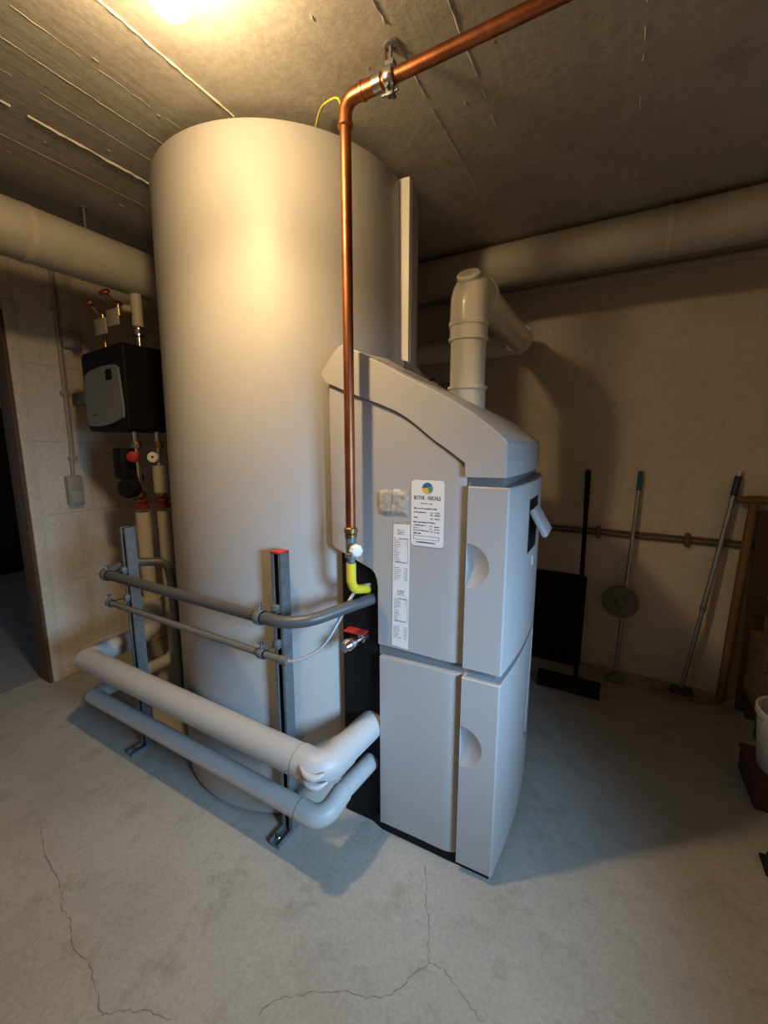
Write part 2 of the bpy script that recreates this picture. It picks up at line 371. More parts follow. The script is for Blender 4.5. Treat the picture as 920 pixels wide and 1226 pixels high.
# lid
lid_poly = [(.595, 1.571), (.575, 1.598), (.545, 1.632), (.530, 1.645), (.515, 1.650), (.452, 1.622), (.385, 1.588), (.323, 1.553), (.27, 1.527), (.22, 1.501), (.172, 1.474), (.11, 1.437), (.055, 1.396), (.018, 1.364),
            (.012, 1.355), (.012, 1.264), (.121, 1.263), (.124, 1.302), (.168, 1.334), (.218, 1.371), (.27, 1.412), (.30, 1.433), (.322, 1.446), (.345, 1.457), (.37, 1.467), (.40, 1.479), (.479, 1.507), (.575, 1.546)]
bm = bmesh.new(); rings = []
vsl = [-.010, -.004]+[BD*i/12 for i in range(0, 13)]+[BD+.008, BD+.014]
for j, v in enumerate(vsl):
    inset = .004 if j in (0, len(vsl)-1) else 0
    cx = .28; cz = 1.42; ring = []
    for (u, z) in lid_poly:
        if inset: u += .004 if u < .05 else (-.004 if u > .55 else 0); z += -.004 if z > 1.35 else 0
        if u < .03: u -= bulge(v, .02)
        u = min(u, umax(v, .012 if v < .25 else .045)); ring.append(bm.verts.new(P(u, v, z)))
    rings.append(ring)
n = len(lid_poly)
for a, b in zip(rings, rings[1:]):
    for i in range(n): bm.faces.new([a[i], a[(i+1) % n], b[(i+1) % n], b[i]])
bm.faces.new(rings[0]); bm.faces.new(rings[-1][::-1])
autosmooth(build('lid', bm, 'boiler_grey', bo), 24)
# inner body
bm = bmesh.new(); poly = []
us = [.03]; body = []
for v in [.045+ (BD-.09)*i/10 for i in range(11)]: body.append((min(.50, umax(v)-.01), v))
poly = [(.035, .045)]+body+[(.035, BD-.045)]
ngon_prism(bm, poly, lambda a, b, t: P(a, b, .05+t*1.24)); build('inner_body', bm, 'black_steel', bo)
bm = bmesh.new(); ngon_prism(bm, [(.012, .006), (.39, .010), (.45, .03), (.45, .50), (.02, .60)], lambda a, b, t: P(a, b, 0.0+t*.055)); build('base_plinth', bm, 'black_steel', bo)
# dark rear plate seen in the recess, filling inset strips behind gaps
bm = bmesh.new(); box(bm, (-.545, .022, .004), (-.36, .05, 1.06)); build('rear_plate', bm, 'black_steel', bo)
bxo('gap_liner', (-.40, .016, .62), (-.02, .045, .74), 'boiler_inner', bo); bxo('neck_band', (-.115, .006, 1.225), (-.022, BD-.006, 1.275), 'boiler_inner', bo)
bxo('rear_bracket', (-.395, .018, .10), (-.385, .07, .66), 'boiler_inner', bo)
# side panels, with edge curling inwards towards the door
def side_panel(name, prof_top, z0, uback, extra, dv=0.0):
    bm = bmesh.new()
    main = [(.215, z0)]+extra+prof_top
    f = [bm.verts.new(P(u, dv, z)) for u, z in main]; bm.faces.new(f)
    g = [bm.verts.new(P(u, .016, z)) for u, z in main]; bm.faces.new(g[::-1])
    for i in range(len(main)-1): bm.faces.new([f[i], f[i+1], g[i+1], g[i]])
    zt = prof_top[-1][1]; prev = (f[0], f[-1])
    for k in range(0, 13):
        t = k/12; u = .175-.068*t; v = dv+.020*t**3
        a = bm.verts.new(P(u, v, z0)); b = bm.verts.new(P(u, v, zt-((.215-u)*.72 if zt > 1 else 0)))
        bm.faces.new([prev[0], prev[1], b, a])
        c = bm.verts.new((b.co.x, dv+.022, b.co.z)); d = prev[2] if len(prev) > 2 else g[-1]
        bm.faces.new([prev[1], d, c, b]); prev = (a, b, c)
    o = build(name, bm, 'boiler_grey', bo)
    m = o.modifiers.new('bev', 'BEVEL'); m.width = .0025; m.segments = 2; m.limit_method = 'ANGLE'; m.angle_limit = math.radians(50); m.harden_normals = True
    return autosmooth(o, 30)
side_panel('side_panel', [(.57, 1.552), (.479, 1.522), (.40, 1.49), (.322, 1.458), (.27, 1.42), (.215, 1.380)], .703, .57,
           [(.398, .707), (.399, .90), (.402, .925), (.410, .945), (.422, .957), (.56, 1.012), (.57, 1.022)])
side_panel('side_panel', [(.390, .668), (.215, .671)], .046, .39, [(.388, .046)], -.006)
# doors
def door(name, z0, z1, zc, r, vn=-.011):
    bm = bmesh.new(); na = 14; ub = .112; ch = .005
    def arc(k): a = PI/2+PI*k/na; return (ub-0+r*math.cos(a), zc+r*math.sin(a))     # a from 90 to 270 deg -> towards smaller u
    arcp = [(ub+r*math.cos(PI/2+PI*k/na), zc+r*math.sin(PI/2+PI*k/na)) for k in range(na+1)]
    side = [(ch, z0), (ch, z1-.003), (ub, z1-.003)]+arcp+[(ub, z0)]
    sv = [bm.verts.new(P(u, vn, z)) for u, z in side]; bm.faces.new(sv)
    av = sv[3:3+na+1]; prev = av
    for j in range(1, 11):                      # finger dish sinking towards the seam
        t = 1-j/10; row = []
        for k in range(na+1):
            u, z = arcp[k]; uu = ub+(u-ub)*t; zz = zc+(z-zc)*t; dep = .030*(1-t)-.010*(1-t)**2
            row.append(bm.verts.new(P(uu, vn+dep, zz)) if t > 0 else None)
        if t == 0:
            c = bm.verts.new(P(ub, vn+.020, zc))
            for k in range(na): bm.faces.new([prev[k], prev[k+1], c])
        else:
            for k in range(na): bm.faces.new([prev[k], prev[k+1], row[k+1], row[k]])
            prev = row
    plan = [(ub, vn+.03), (ub, vn), (ch, vn), (0, vn+ch)]
    fr = [(ch, vn), (.0015, vn+.0018), (-bulge(0), vn+ch)]+[(-bulge(BD*i/20), BD*i/20) for i in range(1, 20)]+[(0, BD), (ch, BD+.006), (ub, BD+.006)]
    b0 = [bm.verts.new(P(u, v, z0)) for u, v in fr]; b1 = [bm.verts.new(P(u, v, z1-.003)) for u, v in fr]
    b2 = [bm.verts.new(P(u+.003, v+(.003 if i < 2 else (-.003 if i > len(fr)-3 else 0)), z1)) for i, (u, v) in enumerate(fr)]
    for i in range(len(fr)-1):
        bm.faces.new([b0[i], b1[i], b1[i+1], b0[i+1]]); bm.faces.new([b1[i], b2[i], b2[i+1], b1[i+1]])
    e0 = bm.verts.new(P(ub, vn, z0)); e1 = bm.verts.new(P(ub, vn, z1-.003)); e2 = bm.verts.new(P(ub, vn+.003, z1))
    bm.faces.new(b2[::-1]+[e2]); bm.faces.new(b0+[e0]); bm.faces.new([e1, e2, b2[0], b1[0]])
    h0 = bm.verts.new(P(ub, vn+.035, z0)); h1 = bm.verts.new(P(ub, vn+.035, z1)); bm.faces.new([e0, e1, h1, h0])
    bmesh.ops.remove_doubles(bm, verts=bm.verts[:], dist=.0004)
    return autosmooth(build(name, bm, 'boiler_grey', bo), 11)
du = door('front_door', .702, 1.238, 1.013, .066); dw = door('front_door', .036, .674, .449, .068, -.016)
# pull handle on the upper door
bm = bmesh.new()
for i in range(6):
    pass
vq = [.20+.15*i/6 for i in range(7)]
lo = [bm.verts.new(P(-bulge(v)-.0012, v, 1.015)) for v in vq]; hi = [bm.verts.new(P(-bulge(v)-.0012, v, 1.185)) for v in vq]
for i in range(6): bm.faces.new([lo[i], lo[i+1], hi[i+1], hi[i]])
build('recess_shade', bm, 'black_plastic', du)  # flat black sheet on the door, stands for the shade inside a recess
hm = Matrix.Translation(P(-bulge(.27)-.002, .275, 1.150)) @ Matrix.Rotation(math.radians(-30), 4, 'Y')
hf = bxo('handle_flap', (-.004, -.07, -.010), (.092, .07, .008), 'boiler_grey', du, .006, hm @ Matrix.Rotation(math.radians(90), 4, 'Y') @ Matrix.Rotation(math.radians(0), 4, 'Z'))
bxo('grip_inset', (.018, -.05, -.0115), (.076, .05, -.0095), 'boiler_inner', du, 0, hm @ Matrix.Rotation(math.radians(90), 4, 'Y'))
bxo('key_slot', P(-bulge(.3)-.002, .295, .955), P(-bulge(.3)+.004, .302, .985), 'tank_strip', du)
# bead and notch on lower door
tbo('bead', spline([P(-bulge(v)+.0004, v, z) for v, z in ((.47, .655), (.45, .60), (.42, .50), (.40, .40), (.388, .30), (.384, .262))], 5), .0016, 'tank_strip', dw, 6)
bm = bmesh.new(); ngon_prism(bm, [(.366, .285), (.384, .250), (.402, .285), (.384, .272)], lambda a, b, t: P(-bulge(a)-.001-.002*t+.002, a, b)); build('notch', bm, 'black_plastic', dw)
# sticker
def plate(name, poly, v0, v1, m, parent):
    bm = bmesh.new(); ngon_prism(bm, poly, lambda a, b, t: P(a, v0+(v1-v0)*t, b)); return build(name, bm, m, parent)
def rrect(u0, u1, z0, z1, r, n=5):
    out = []
    for (cu, cz, a0) in ((u1-r, z1-r, 0), (u0+r, z1-r, 90), (u0+r, z0+r, 180), (u1-r, z0+r, 270)):
        for k in range(n+1):
            a = math.radians(a0+90*k/n); out.append((cu+r*math.cos(a), cz+r*math.sin(a)))
    return out
stk = plate('sticker', rrect(.183, .285, 1.053, 1.249, .010), -.0016, -.0004, 'paper', bo); stk['label'] = 'white service sticker with round coloured logo and printed lines'
lz, lu, lr = 1.226, .234, .0165
def arcpoly(a0, a1, r, n=12): return [(lu-r*math.cos(math.radians(a0+(a1-a0)*k/n)), lz+r*math.sin(math.radians(a0+(a1-a0)*k/n))) for k in range(n+1)]
# blue upper, orange lower, green right, divided by a wave
wave = [(lu-lr*t, lz+.25*lr*math.sin(t*PI)) for t in (-1, -.6, -.2, .2, .6, 1)]
plate('logo', arcpoly(35, 180, lr)+[(lu+.4*lr, lz+.05*lr), (lu-.0*lr, lz+.15*lr)], -.0022, -.0014, 'logo_blue', stk)
plate('logo', arcpoly(180, 290, lr)+[(lu-.1*lr, lz-.3*lr), (lu, lz+.15*lr), (lu+.4*lr, lz+.05*lr)], -.0022, -.0014, 'logo_orange', stk)
plate('logo', arcpoly(290, 395, lr)+[(lu, lz+.15*lr), (lu-.1*lr, lz-.3*lr)], -.0022, -.0014, 'logo_green', stk)
def text_mesh(name, txt, u0, u1, zb, h, m, parent):
    cu = bpy.data.curves.new(name, 'FONT'); cu.body = txt; cu.size = 1.0; cu.offset = .022
    to = bpy.data.objects.new(name, cu); COL.objects.link(to)
    dg = bpy.context.evaluated_depsgraph_get(); me = bpy.data.meshes.new_from_object(to.evaluated_get(dg)); bpy.data.objects.remove(to)
    xs = [v.co.x for v in me.vertices]; ys = [v.co.y for v in me.vertices]
    x0, x1, y0, y1 = min(xs), max(xs), min(ys), max(ys)
    for v in me.vertices:
        v.co = Vector(P(u1-(v.co.x-x0)/(x1-x0)*(u1-u0), -.0019, zb+(v.co.y-y0)/(y1-y0)*h))
    me.materials.clear(); return link(name, me, m, parent)
text_mesh('lettering', 'BOTHE - REICHLE', .193, .276, 1.192, .0115, 'ink', stk)
def words(parent, rows, v, m, name, sd):
    random.seed(sd); bm = bmesh.new()
    for (u1, u0, z, h) in rows:                  # broken strokes standing for print too small to read
        u = u1
        while u > u0+.001:
            w = min(random.uniform(.0012, .0026), u-u0); hh = h*random.uniform(.55, 1.0)
            vs = [bm.verts.new(P(a, v, b)) for a, b in ((u, z), (u-w, z), (u-w, z+hh), (u, z+hh))]; bm.faces.new(vs); u -= w+random.choice((.0004, .0004, .0007, .0022))
    build(name, bm, m, parent)['kind'] = 'stuff'
rw = [(.254, .218, 1.180, .0028)]
z = 1.164; rw += [(.276, .204, z, .0050)]
rw += [(.276, .238, 1.153, .0042), (.224, .215, 1.153, .004), (.211, .194, 1.153, .004), (.224, .215, 1.146, .004), (.211, .194, 1.146, .004), (.276, .263, 1.137, .004), (.224, .215, 1.135, .004), (.211, .194, 1.135, .004)]
rw += [(.277, .206, 1.123, .0052), (.277, .238, 1.114, .004), (.226, .216, 1.113, .004), (.211, .194, 1.112, .004), (.277, .263, 1.106, .004), (.226, .216, 1.105, .004), (.211, .194, 1.104, .004), (.277, .228, 1.098, .004), (.224, .216, 1.097, .004), (.211, .194, 1.096, .004), (.277, .252, 1.089, .005)]
rw += [(.269, .206, 1.0625, .0048)]
words(stk, rw, -.0019, 'ink', 'print', 5)
bm = bmesh.new()
for (a, b, c, d) in ((.196, .277, 1.0832, 1.0842), (.196, .277, 1.0725, 1.0735), (.196, .1971, 1.0725, 1.0842), (.2759, .277, 1.0725, 1.0842)):
    vs = [bm.verts.new(P(x, -.0019, y)) for x, y in ((a, c), (b, c), (b, d), (a, d))]; bm.faces.new(vs)
build('blank_field', bm, 'ink', stk)
# receipts strip
rc = plate('receipt', [(.292, .712), (.348, .716), (.343, 1.112), (.288, 1.114)], -.0016, -.0004, 'paper', bo); rc['label'] = 'long narrow printed paper strip'
rws = []
for top in (1.093, .900):
    rws += [(.330, .306, top-.006*k, .004) for k in range(3)]
    z = top-.026
    for k in range(4): rws += [(.341, .318, z, .003), (.301, .292, z, .003)]; z -= .0062
    for k in range(9): rws += [(.340, .340-random.uniform(.010, .022), z, .003), (.296, .292, z, .003)]; z -= .0062
    z -= .012
    for k in range(7): rws += [(.341, .341-random.uniform(.014, .026), z, .003), (.306, .294, z, .003)]; z -= .0062
rws = [r for r in rws if r[2] > .722]
words(rc, rws, -.0019, 'ink_faded', 'print', 8)
for zz in (1.068, .994, .877, .802):
    bm = bmesh.new(); random.seed(int(zz*999)); u = .336 if zz in (.994, .802) else .322; ue = .298
    pts = []
    while u > ue: pts.append(P(u, -.0022, zz+random.uniform(-.0015, .0025))); u -= .0034
    tube(bm, pts, .0008, 5); build('handwriting', bm, 'ink', rc)
plate('tape', [(.286, 1.110), (.300, 1.110), (.345, 1.116), (.345, 1.124), (.286, 1.124)], -.0014, -.0004, 'pocket_film', rc)
# clear document pocket
bm = bmesh.new(); nx, nz = 18, 12; g = []
for j in range(nz+1):
    row = []
    for i in range(nx+1):
        u = .292+.104*i/nx; z = 1.138+.078*j/nz; e = min(i, nx-i, j, nz-j)
        row.append(bm.verts.new(P(u, -.0008-(.0035+.003*random.random())*min(1, e/2), z)))
    g.append(row)
for j in range(nz):
    for i in range(nx): bm.faces.new([g[j][i], g[j][i+1], g[j+1][i+1], g[j+1][i]])
pk = build('document_pocket', bm, 'pocket_film', bo, True); pk['label'] = 'crinkled clear film pocket'
plate('pocket_paper', [(.350, 1.152), (.378, 1.150), (.386, 1.165), (.386, 1.205), (.345, 1.207)], -.0082, -.0078, 'pocket_film', pk); plate('paper_tab', [(.322, 1.206), (.345, 1.206), (.343, 1.219), (.322, 1.219)], -.002, -.001, 'paper', pk)
# cable loop and plug behind the lid ridge
tbo('sensor_cable', spline([P(.405, .45, 1.50), P(.408, .45, 1.585), P(.385, .45, 1.612), P(.362, .45, 1.590), P(.358, .45, 1.53)], 6), .010, 'black_rubber', bo, 8)
tbo('cable_plug', [P(.335, .45, 1.535), P(.333, .45, 1.585)], .014, 'black_plastic', bo, 10)
# drain cock in the recess
dc = bpy.data.objects.new('drain_valve', None); COL.objects.link(dc); dc.parent = bo; dc.location = P(.455, .022, .715); dc['label'] = 'chrome drain valve with red lever'
lto('valve_body', [(0, -.002), (.017, 0), (.017, .02), (.012, .022), (.012, .05), (.019, .052), (.021, .06), (.021, .085), (.017, .09), (.017, .098), (.0, .098)], 'chrome', dc, 14, axis_matrix((0, 0, 0), (-.35, -1, -.12)))
tbo('stem', [(-.008, -.03, 0), (-.008, -.03, .026)], .006, 'chrome', dc, 10)
bxo('lever', (-.055, -.055, .024), (.02, -.018, .030), 'red_plastic', dc, .002)

# ------------------------------------------------------------------ flue pipe
FX, FY, FZ, FR = -.520, 1.58, 1.925, .0655
fp = thing('flue_pipe', 'cream white flue pipe rising from the boiler lid and bending towards the back wall', 'flue', (FX, FY, 1.44))
def fpart(name, prof, p, d, m='flue_white', seg=40): return lto(name, prof, m, fp, seg, axis_matrix(Vector(p)-Vector(fp.location), d))
fpart('flue_base', [(FR+.004, 0), (FR+.004, .115), (FR+.010, .117), (FR+.010, .127), (FR, .130)], (FX, FY, 1.44), (0, 0, 1))
tbo('vertical_pipe', [(0, 0, .08), (0, 0, .37)], FR, 'flue_white', fp, 40)
fpart('collar', [(FR, 0), (FR+.008, .003), (FR+.008, .012), (FR+.004, .014), (FR+.004, .052), (FR+.008, .054), (FR+.009, .066), (FR+.005, .07), (FR+.005, .09)], (FX, FY, 1.73), (0, 0, 1))
bm = bmesh.new(); pts = [(0, 0, .37), (0, 0, .415)]
for k in range(9):
    a = math.radians(45)*0+PI/2*k/8; pts.append((0, .07*(1-math.cos(a)), .415+.07*math.sin(a)))
pts += [(0, .12, .485)]; tube(bm, pts, FR+.004, 40); autosmooth(build('elbow', bm, 'flue_white', fp), 50)
lto('inspection_cap', [(0, .0), (FR*.66, 0), (FR*.66, .010), (FR*.56, .016), (0, .017)], 'flue_white', fp, 24, axis_matrix((0, -.018, .512), (.05, -.62, .78)))
lto('collar', [(FR, 0), (FR+.009, .004), (FR+.009, .018), (FR, .022)], 'flue_white', fp, 40, axis_matrix((0, .115, .485), (0, 1, 0)))
tbo('horizontal_pipe', [(0, .12, .485), (0, .89, .485)], FR-.002, 'flue_white', fp, 40)
lto('collar', [(FR-.004, 0), (FR+.007, .004), (FR+.007, .016), (FR-.002, .02)], 'flue_white', fp, 40, axis_matrix((0, .85, .485), (0, 1, 0)))
bm = bmesh.new(); tube(bm, fillet([(0, .875, .485), (0, .975, .485), (-.75, .975, .485)], .085, 8), FR+.001, 32); autosmooth(build('rear_elbow', bm, 'flue_white', fp), 50)

# ------------------------------------------------------------------ copper gas pipe
CX, CY, CZ, CR = -.692, 1.03, 2.239, .0152
cp = thing('copper_gas_pipe', 'copper gas pipe dropping past the boiler from a run under the ceiling', 'pipe', (CX, CY, 1.0))
def cpt(p): return tuple(Vector(p)-Vector(cp.location))
tbo('vertical_pipe', [cpt((CX, CY, 1.085)), cpt((CX, CY, CZ-.03))], CR, 'copper', cp, 20)
tbo('horizontal_pipe', [cpt((CX+.03, CY, CZ)), cpt((XR, CY, CZ))], CR, 'copper', cp, 20)
bm = bmesh.new(); tube(bm, [cpt(p) for p in fillet([(CX, CY, CZ-.062), (CX, CY, CZ), (CX+.055, CY, CZ)], .034, 10)], CR+.0028, 20); autosmooth(build('elbow', bm, 'copper_joint', cp), 50)
for p, d in (((CX, CY, CZ-.066), (0, 0, 1)), ((CX+.050, CY, CZ), (1, 0, 0))):
    lto('bead', [(CR, 0), (CR+.006, .003), (CR+.006, .009), (CR, .012)], 'copper_joint', cp, 20, axis_matrix(cpt(p), d))
lto('coupling', [(CR, 0), (CR+.004, .002), (CR+.004, .048), (CR, .05)], 'copper_joint', cp, 20, axis_matrix(cpt((CX+.058, CY, CZ)), (1, 0, 0)))
lto('shiny_sleeve', [(CR, 0), (CR+.0045, .001), (CR+.0045, .024), (CR, .025)], 'chrome', cp, 20, axis_matrix(cpt((CX+.088, CY, CZ)), (1, 0, 0)))
kx = CX+.135
ck = bpy.data.objects.new('ceiling_clamp', None); COL.objects.link(ck); ck.parent = cp; ck.location = cpt((kx, CY, CZ)); ck['label'] = 'steel pipe clamp hung from the ceiling'
lto('clamp_ring', [(CR, -.010), (CR+.007, -.012), (CR+.009, -.008), (CR+.009, .008), (CR+.007, .012), (CR, .010)], 'chrome', ck, 20, axis_matrix((0, 0, 0), (1, 0, 0)))
bxo('clamp_ear', (-.01, -.008, -.040), (.01, .008, -.020), 'galvanised', ck, .002); tbo('clamp_screw', [(-.024, 0, -.032), (.02, 0, -.032)], .004, 'galvanised', ck, 8)
tbo('clamp_screw', [(.0, -.022, -.028), (.0, .022, -.028)], .005, 'galvanised', ck, 8)
bxo('clamp_ear', (-.012, -.010, .020), (.012, .010, .034), 'galvanised', ck, .002)
tbo('hanger_rod', [(0, 0, .03), (0, 0, CEIL-CZ)], .0042, 'galvanised', ck, 8); tbo('hanger_rod', [(-.014, 0, .024), (-.014, 0, .085)], .003, 'brass', ck, 8)
lto('rod_plate', [(0, 0), (.015, 0), (.015, .006), (0, .006)], 'galvanised', ck, 12, Matrix.Translation((0, 0, CEIL-CZ-.006)))
# shut-off valve and yellow connector
lto('union_nut', [(CR, 0), (.019, .002), (.019, .012), (.016, .014), (.021, .016), (.021, .030), (CR, .034)], 'brass', cp, 12, Matrix.Translation(cpt((CX, CY, 1.070))))
lto('valve_body', [(0, 0), (.013, 0), (.013, .018), (.019, .022), (.019, .034), (.016, .036), (.017, .085), (.0, .086)], 'galvanised', cp, 16, Matrix.Translation(cpt((CX, CY, .988))))
tbo('valve_stem', [cpt((CX+.01, CY-.006, 1.036)), cpt((CX+.034, CY-.022, 1.038))], .006, 'brass', cp, 10)
lto('valve_knob', [(0, 0), (.014, 0), (.020, .006), (.020, .020), (.015, .026), (0, .027)], 'white_plastic', cp, 8, axis_matrix(cpt((CX+.024, CY-.016, 1.038)), (.75, -.6, .05)), 30)
tbo('yellow_connector', [cpt(p) for p in fillet([(CX, CY, .990), (CX, CY, .905), (CX+.004, 1.125, .878)], .045, 10)], .0150, 'yellow_hose', cp, 18)
# earth wire
tag(tbo('earth_wire', spline([(-.87, 1.13, ZT+.004), (-.82, 1.09, ZT+.014), (-.765, 1.05, 2.272), (-.72, 1.035, 2.256), (CX-.012, CY, 2.225)], 6), .0028, 'earth_wire', seg=8), 'thin yellow-green wire from the tank top to the copper pipe', 'wire')

# ------------------------------------------------------------------ strut posts
def post(x, y, h, label, cap):
    t = thing('support_post', label, 'post', (x, y, 0), 0, 'steel strut posts carrying the pipes'); s = .0205
    bm = bmesh.new()   # C profile open towards -y
    prof = [(-s, -s), (-s, s), (s, s), (s, -s), (.011, -s), (.011, -s+.006), (.0135, -s+.006), (.0135, -s+.0025), (s-.0025, -s+.0025), (s-.0025, s-.0025), (-s+.0025, s-.0025), (-s+.0025, -s+.0025), (-.0135, -s+.0025), (-.0135, -s+.006), (-.011, -s+.006), (-.011, -s)]
    ngon_prism(bm, prof, lambda a, b, q: (a, b, .012+q*(h-.012))); build('channel', bm, 'galvanised', t)
    bxo('channel_shade', (-.017, -.008, .07), (.017, .016, h-.004), 'black_steel', t)  # black filler standing for the shade inside the open channel
    if cap: bxo('end_cap', (-s-.001, -s-.001, h-.001), (s+.001, s+.001, h+.007), 'red_plastic', t, .002)
    bxo('foot_plate', (-.021, -.085, 0), (.021, .040, .006), 'galvanised', t, .001); bxo('foot_rib', (-.021, -.085, .006), (-.017, .040, .018), 'galvanised', t); bxo('foot_rib', (.017, -.085, .006), (.021, .040, .018), 'galvanised', t)
    bxo('foot_angle', (.0215, -.02, .006), (.025, .018, .15), 'galvanised', t); 
    lto('anchor_bolt', [(0, 0), (.009, 0), (.009, .008), (.005, .009), (.005, .02), (0, .02)], 'chrome', t, 6, Matrix.Translation((0, -.06, .006)))
    return t
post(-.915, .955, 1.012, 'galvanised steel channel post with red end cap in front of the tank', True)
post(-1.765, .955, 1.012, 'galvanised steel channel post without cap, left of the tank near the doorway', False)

# ------------------------------------------------------------------ insulated pipes
def insulated(label, z, r, xr, xl, yrun, rz, riser, zr, top, gx):
    t = thing('insulated_pipe', label, 'pipe', (xr, yrun, z), 0, 'white insulated heating pipes'); o = Vector((xr, yrun, z))
    L = lambda *ps: [tuple(Vector(p)-o) for p in ps]
    tbo('long_run', L((xl, yrun, z), (xr-.075, yrun, z)), r, 'insulation_white', t, 28)
    bm = bmesh.new(); tube(bm, [Vector(p)-o for p in fillet([(xr-.085, yrun, z), (xr, yrun, z), (xr+.006, yrun+.10, rz)], .05, 8)], r+.0018, 28); autosmooth(build('elbow', bm, 'insulation_white', t), 50)
    tbo('boiler_stub', L((xr+.004, yrun+.08, rz), (xr+.020, 1.128, rz)), r-.002, 'insulation_white', t, 28)
    bm = bmesh.new(); tube(bm, [Vector(p)-o for p in fillet([(xl+.09, yrun, z), (xl, yrun, z), (riser[0], riser[1], z), (riser[0], riser[1], z+.18)], [.055, .06], 8)], r*.98, 24); autosmooth(build('wall_return', bm, 'hvac_cream' if False else 'old_insulation' if False else 'insulation_white', t), 50)
    tbo('riser', L((riser[0], riser[1], z+.1), (riser[0], riser[1], top)), zr, 'hvac_cream', t, 24)
    return t
t1 = insulated('thicker upper white insulated pipe running along the posts into the boiler recess', .397, .048, -.690, -2.02, .86, .395, (-2.045, 1.19), .032, 1.02, 0)
for dz_, dx_ in ((.016, 0), (-.010, .006)):      # wrinkled wrap on the elbow
    tbo('elbow_fold', spline([(-.045+dx_, -.046, dz_+.012), (-.020+dx_, -.050, dz_), (.008+dx_, -.044, dz_-.004), (.030+dx_, -.022, dz_+.004)], 6), [.003+.009*math.sin(PI*k/18) for k in range(19)], 'insulation_white', t1, 10)
t2 = insulated('thinner lower white insulated pipe running just above the floor into the boiler recess', .222, .0315, -.696, -2.005, .86, .245, (-2.0, 1.272), .032, 1.02, 0)

# ------------------------------------------------------------------ grey pipes, clear hose, clamps
gz, tz, gy = .831, .712, .86
tag(tbo('drain_pipe', fillet([(-.660, 1.128, .852), (-.700, 1.02, .848), (-.775, .865, gz), (-.86, gy, gz), (-1.80, gy, gz), (-1.835, .99, gz+.01), (-1.745, 1.10, gz), (-1.765, 1.13, gz-.10), (-1.77, 1.14, .04)], [.10, .14, .05, .03, .06, .05, .06], 8), .0185, 'pipe_grey', seg=18), 'thick dark grey plastic pipe clamped across both posts and bent into the boiler recess', 'pipe')
th = thing('condensate_pipe', 'thin grey pipe clamped below the thick dark one', 'pipe', (-.811, gy, tz))
tbo('long_run', [(0, 0, 0), (-.95, 0, 0)], .0115, 'pipe_thin', th, 16); lto('end_sleeve', [(.0115, 0), (.0135, .001), (.0135, .03), (.006, .031), (.0, .031)], 'pipe_thin', th, 14, axis_matrix((-.028, 0, 0), (1, 0, 0)))
tag(tbo('clear_hose', spline([(-.815, gy, tz), (-.780, .875, tz+.006), (-.735, .925, .745), (-.712, .985, .81), (-.708, 1.04, .862), (-.697, 1.085, .893), (-.672, 1.128, .898)], 8), .0052, 'clear_hose', seg=10), 'thin translucent hose looping from the thin grey pipe up into the boiler recess', 'hose')
def clamp(x, y, z, r, label):
    t = thing('pipe_clamp', label, 'clamp', (x, y, z), 0, 'pipe clamps on the posts')
    lto('clamp_ring', [(r, -.011), (r+.005, -.012), (r+.006, -.006), (r+.006, .006), (r+.005, .012), (r, .011)], 'galvanised', t, 20, axis_matrix((0, 0, 0), (1, 0, 0)))
    lto('rubber_insert', [(r-.001, -.016), (r+.003, -.016), (r+.003, .016), (r-.001, .016)], 'black_rubber', t, 20, axis_matrix((0, 0, 0), (1, 0, 0)))
    tbo('clamp_screw', [(0, -.004, r+.002), (0, .002, r+.026)], .004, 'galvanised', t, 8); tbo('screw_wing', [(-.014, -.004, r+.024), (0, 0, r+.014), (.014, 0, r+.027)], .0025, 'galvanised', t, 6)
    tbo('threaded_rod', [(.004, r, .004), (.004, .0735, .004)], .0035, 'chrome', t, 8); bxo('slide_nut', (-.012, .056, -.012), (.014, .073, .016), 'galvanised', t, .002)
    return t
clamp(-.915, gy, gz, .0185, 'clamp with wing screw holding the thick grey pipe on the red-capped post')
clamp(-.915, gy, tz, .0115, 'clamp with wing screw holding the thin grey pipe on the red-capped post')
clamp(-1.765, gy, gz, .0185, 'clamp holding the thick grey pipe on the left post near the doorway')
clamp(-1.765, gy, tz, .0115, 'clamp holding the thin grey pipe on the left post near the doorway')

# ------------------------------------------------------------------ pipes under the ceiling
t = thing('ceiling_pipe', 'large lagged pipe crossing under the ceiling along the back wall', 'pipe', (0, 2.18, 2.209), 0, 'large lagged pipes under the ceiling')
tbo('lagging', [(XL+.7, 0, 0), (XR-.002, 0, 0)], .092, 'old_insulation', t, 36)
for x in (-1.0, .1, .85):
    lto('lagging_band', [(.092, 0), (.0945, .002), (.0945, .022), (.092, .024)], 'hvac_cream', t, 36, axis_matrix((x, 0, 0), (1, 0, 0)))
for x in (-.86, .72): tbo('hanger_rod', [(x, 0, .085), (x, 0, CEIL-2.209)], .005, 'galvanised', t, 8)
t = thing('ceiling_pipe', 'large lagged pipe running under the ceiling above the pump unit, left of the tank', 'pipe', (-1.985, 0, 2.125), 0, 'large lagged pipes under the ceiling')
tbo('lagging', [(0, YN+.005, 0), (0, 2.07, 0)], .098, 'old_insulation', t, 36)
lto('lagging_band', [(.098, 0), (.1005, .002), (.1005, .022), (.098, .024)], 'hvac_cream', t, 36, axis_matrix((0, .8, 0), (0, 1, 0)))
tbo('hanger_rod', [(0, 1.03, .09), (0, 1.03, CEIL-2.125)], .0055, 'galvanised', t, 8); lto('rod_plate', [(0, 0), (.014, 0), (.014, .006), (0, .006)], 'galvanised', t, 12, Matrix.Translation((0, 1.03, CEIL-2.125-.006)))
